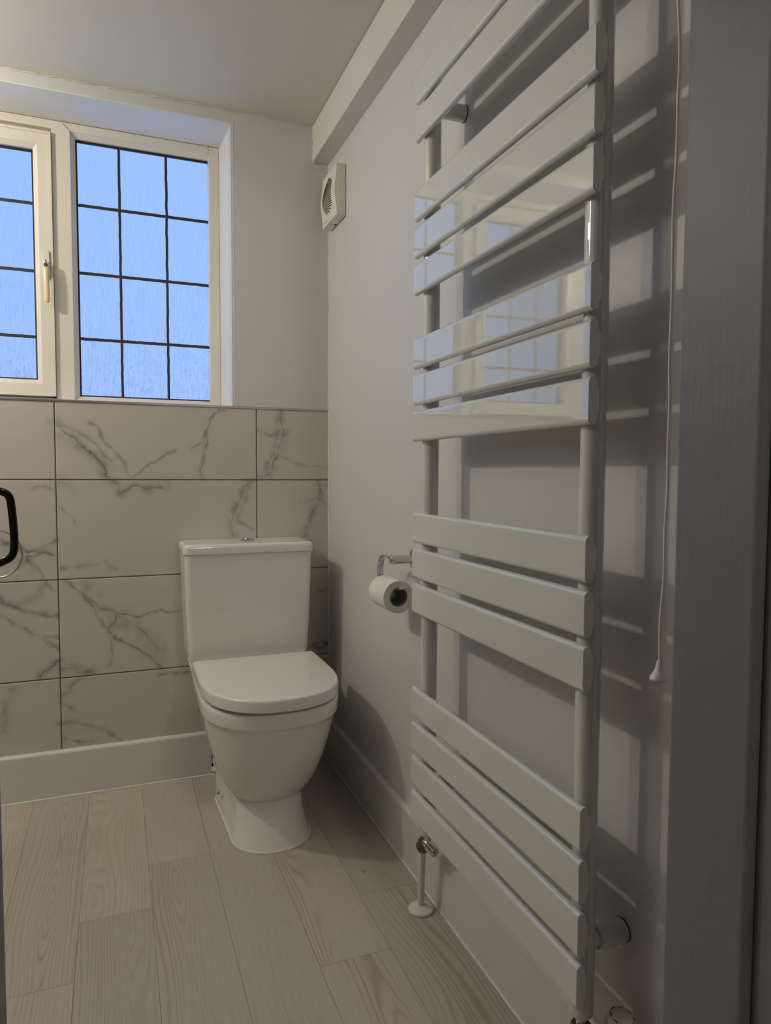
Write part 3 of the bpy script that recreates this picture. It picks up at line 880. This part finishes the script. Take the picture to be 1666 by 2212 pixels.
# ================================================================== TOWEL RADIATOR
rad = thing('towel_radiator', 'tall glossy white flat-panel towel radiator on the right wall', 'radiator', (-.07, -1.238, .24))
RX, RY0, RY1 = -.1000, -.9464, -1.5308
P_, H_ = .07526, .0639
tops = [1.8115, 1.7362] + [1.5761-P_*k for k in range(3)] + [1.2734-P_*k for k in range(3)] + [.9097-P_*k for k in range(3)] + [.5345-P_*k for k in range(4)]
def slat_profile():
    h = H_/2; pts = []
    # front corners rounded, back bulging in the middle : (x depth from front, z)
    for k in range(9):
        a = pi*k/8
        pts.append((.0070-.0070*cos(a), h-.0072+.0072*sin(a)))
    # down the back
    for k in range(1, 20):
        z = (h-.0072)*(1-2*k/20)
        wv = .0040*smooth01((.0205-abs(z))/.008)
        pts.append((.0140+wv, z))
    for k in range(9):
        a = pi*k/8
        pts.append((.0070+.0070*cos(a), -h+.0072-.0072*sin(a)))
    return pts
SP = slat_profile()
slat0 = None
for i, zt in enumerate(tops):
    if slat0 is None:
        bm = bmesh.new(); c = zt-H_/2
        def ringy(y, s): return [(RX+.008+(x-.008)*s, y, c+z*(1 if s == 1 else 1-(1-s)*.25)) for x, z in SP]
        loft(bm, [ringy(RY0, .86), ringy(RY0-.0010, 1), ringy(RY1+.0010, 1), ringy(RY1, .86)])
        slat0 = build('slat', bm, MAT['radiator'], rad, smooth=30)
    else:
        o = slat0.copy(); link(o); o.parent = rad; o.location = slat0.location + Vector((0, 0, zt-tops[0]))
TY = (-.9720, -1.5030)
for y in TY:
    bm = bmesh.new()
    lathe(bm, (-.070, y, .2130), (0, 0, 1), [(0, .012), (.0015, .0160), (.0045, .0172), (1.6085, .0172), (1.6145, .0150), (1.6170, .010), (1.6175, .0)], 40, cap1=False)
    build('upright', bm, MAT['radiator'], rad, smooth=30)
for y in TY:
    for z in (.3230, 1.7360):
        bm = bmesh.new()
        lathe(bm, (-.0012, y-.002, z), (-1, 0, 0), [(0, .0160), (.0008, .0168), (.046, .0168), (.0475, .0155), (.0480, .012), (.062, .012)], 32)
        br = build('wall_bracket', bm, MAT['radiator'], rad)
        bm = bmesh.new(); lathe(bm, (-.0003, y-.002, z), (-1, 0, 0), [(0, .0173), (.0009, .0173)], 32)
        build('bracket_gap', bm, MAT['gasket'], br)
for y in TY:
    bm = bmesh.new(); lathe(bm, (-.070, y, .2008), (0, 0, 1), [(0, .0085), (.015, .0085)], 20)
    build('tail_pin', bm, MAT['chrome'], rad)

# far valve with pipe to the floor
val = thing('lockshield_valve', 'small chrome and brass radiator valve on a white pipe with round floor collar', 'valve', (-.055, -.907, 0))
def nut(bm, o, ax, r, t, n=6):
    lathe(bm, o, ax, [(0, r*.90), (t*.15, r), (t*.85, r), (t, r*.90)], n)
bm = bmesh.new()
nut(bm, (-.0600, -.9330, .180), (.05, .25, -1), .0135, .016); 
lathe(bm, (-.0600, -.9330, .182), (-.05, -.3, 1), [(0, .0085), (.03, .0085)], 18)
nut(bm, (-.0590, -.9250, .168), (.05, .2, -1), .0150, .018)
build('brass_body', bm, MAT['brass'], val, label='tarnished brass nuts')
bm = bmesh.new()
lathe(bm, (-.0600, -.9330, .178), (.30, -.80, -.35), [(0, .009), (.006, .0105), (.014, .0105), (.016, .0125), (.036, .0120), (.040, .0090)], 12)
build('cap', bm, MAT['chrome'], val, label='chrome cap')
bm = bmesh.new()
sweep(bm, [(-.0545, -.9065, .004), (-.0560, -.9110, .06), (-.0570, -.9160, .12), (-.0580, -.9210, .154)], circ(.0080, 20))
build('pipe', bm, MAT['white_pl'], val)
bm = bmesh.new()
lathe(bm, (-.0545, -.9060, .0005), (0, 0, 1), [(0, .0285), (.0035, .0290), (.0060, .0275), (.0120, .0140), (.0135, .0105), (.0135, .0085)], 40)
build('floor_collar', bm, MAT['white_pl'], val)

# near valve with thermostatic head
tv = thing('thermostatic_valve', 'ivory thermostatic radiator valve head below the near radiator upright', 'valve', (-.05, -1.54, 0))
bm = bmesh.new()
nut(bm, (-.070, -1.503, .2000), (0, 0, -1), .0150, .018); nut(bm, (-.070, -1.503, .180), (0, 0, -1), .0170, .016)
lathe(bm, (-.070, -1.503, .165), (0, 0, -1), [(0, .011), (.02, .011)], 18)
build('brass_body', bm, MAT['brass'], tv, label='tarnished brass nuts')
bm = bmesh.new()
sweep(bm, [(-.066, -1.512, .158), (-.0585, -1.524, .172), (-.0510, -1.537, .186)], circ(.0125, 24)); 
build('coupling', bm, MAT['white_pl'], tv)
HO = Vector((-.0430, -1.5440, .1700)); HAX = Vector((.10, -.10, 1)).normalized()
bm = bmesh.new()
lathe(bm, HO, HAX, [(0, .0165), (.012, .0215), (.014, .0235), (.058, .0205), (.062, .0195), (.0645, .0180)], 48)
hb = build('thermostat_head', bm, MAT['head'], tv)
bm = bmesh.new()
a_, e1, e2 = frame_of(HAX)
for k in range(16):
    t = 2*pi*k/16; d = e1*cos(t)+e2*sin(t)
    sweep(bm, [HO+HAX*.018+d*.0228, HO+HAX*.055+d*.0206], rrect(.0035, .0022, .0006), up=tuple(HAX))
build('grip_rib', bm, MAT['head'], hb)
bm = bmesh.new(); lathe(bm, HO+HAX*.0644, HAX, [(0, .0150), (.0010, .0150), (.0014, .0140)], 40)
build('cap_disc', bm, MAT['white_pl'], hb)
bm = bmesh.new()
for k in range(8):
    t0 = 2*pi*(k+.15)/8; t1 = 2*pi*(k+.55)/8
    sweep(bm, [HO+HAX*.0648+(e1*cos(t0+(t1-t0)*j/4)+e2*sin(t0+(t1-t0)*j/4))*.0158 for j in range(5)], rrect(.0016, .0008, .0003), up=tuple(HAX))
build('dial_marks', bm, MAT['gasket'], hb)
bm = bmesh.new()
sweep(bm, [(-.070, -1.503, .150), (-.070, -1.503, .08), (-.070, -1.503, .002)], circ(.0075, 20))
build('pipe', bm, MAT['white_pl'], tv)

# ================================================================== PULL CORD
cordt = thing('pull_cord', 'white light pull cord with cone-shaped knob hanging by the door frame', 'pull cord', (-.034, -1.6, .72))
cx0, cy0 = -.0335, -1.600
bm = bmesh.new(); pts = []
for k in range(121):
    z = .750+(CEIL-.750)*k/120
    wv = .0030*noise.noise(Vector((z*3.1, 2, 0)))+.0016*noise.noise(Vector((z*11, 5, 0)))
    bow = -.0032*sin(min(1, max(0, (z-.80)/.55))*pi)*(-1)
    pts.append((cx0+wv*1.2+bow*.8+.002, cy0-wv, z))
sweep(bm, pts, circ(.0019, 10), up=(0, 1, 0))
build('cord', bm, MAT['cord'], cordt)
bm = bmesh.new()
ax = Vector((.16, .05, 1)).normalized(); top = Vector(pts[0])+Vector((0, 0, .002))
lathe(bm, top, -ax, [(0, .0030), (.0015, .0040), (.010, .0046), (.0150, .0068), (.0200, .0096), (.0240, .0108), (.0262, .0100), (.0268, .006)], 32)
build('knob', bm, MAT['knob'], cordt)
bm = bmesh.new(); lathe(bm, (pts[-1][0], pts[-1][1], CEIL-.0005), (0, 0, -1), [(0, .035), (.018, .034), (.024, .028), (.025, .005)], 36)
build('ceiling_rose', bm, MAT['white_pl'], cordt)

# ================================================================== CHROME RING at the left
ring_t = thing('towel_ring', 'thin chrome ring on the marble tiles behind the black door handle', 'towel ring', (-1.0, 0, .753))
bm = bmesh.new()
cxr, czr, rr_ = -1.010, .753, .0665
sweep(bm, [(cxr+rr_*cos(2*pi*k/72), -.030-.002*sin(2*pi*k/72), czr+.0685*sin(2*pi*k/72)) for k in range(72)], circ(.0028, 10), closed=True, up=(0, 1, 0))
build('ring', bm, MAT['chrome'], ring_t)
bm = bmesh.new(); lathe(bm, (cxr-rr_, -.0005, czr), (0, -1, 0), [(0, .022), (.006, .022), (.008, .018), (.009, .010), (.036, .010), (.038, .008)], 32)
build('wall_rose', bm, MAT['chrome'], ring_t)

# ================================================================== LAMPS (short pendants, out of view to the left)
for n_, yl in enumerate((-.42, -.95)):
    lx = -1.60
    lt = thing('pendant_light', ('short pendant light over the basin side, ' + ('nearer the window' if n_ == 0 else 'nearer the doorway')), 'ceiling light', (lx, yl, CEIL), group='pendant lights over the basin side')
    bm = bmesh.new(); lathe(bm, (lx, yl, CEIL-.0005), (0, 0, -1), [(0, .05), (.012, .05), (.018, .044), (.019, .006), (.135, .006)], 36)
    build('ceiling_plate', bm, MAT['chrome'], lt)
    bm = bmesh.new(); lathe(bm, (lx, yl, CEIL-.13), (0, 0, -1), [(0, .012), (.006, .018), (.030, .018), (.032, .014)], 28)
    build('lamp_holder', bm, MAT['chrome'], lt)
    ld = bpy.data.lights.new('bulb_light', 'POINT'); ld.energy = LAMP_W[n_]; ld.color = LAMP_COL; ld.shadow_soft_size = (.032, .10)[n_]
    lo = link(bpy.data.objects.new('bulb_light', ld)); lo.parent = lt; lo.location = Vector((lx, yl, (1.93, 1.87)[n_]))-lt.location
# added fill light behind the camera, lifts the surfaces facing it
hl = thing('hall_fill_light', 'added fill light, unseen in the hall behind the doorway', 'ceiling light', (-.12, -3.0, CEIL))
bm = bmesh.new(); lathe(bm, (-.12, -3.0, CEIL-.0005), (0, 0, -1), [(0, .09), (.02, .09), (.026, .07), (.027, .01)], 40)
build('fitting', bm, MAT['white_pl'], hl)
ld = bpy.data.lights.new('hall_fill_lamp', 'POINT'); ld.energy = HALL_FILL_W; ld.color = LAMP_COL; ld.shadow_soft_size = .06
lo = link(bpy.data.objects.new('hall_fill_lamp', ld)); lo.parent = hl; lo.location = (0, 0, -.10)
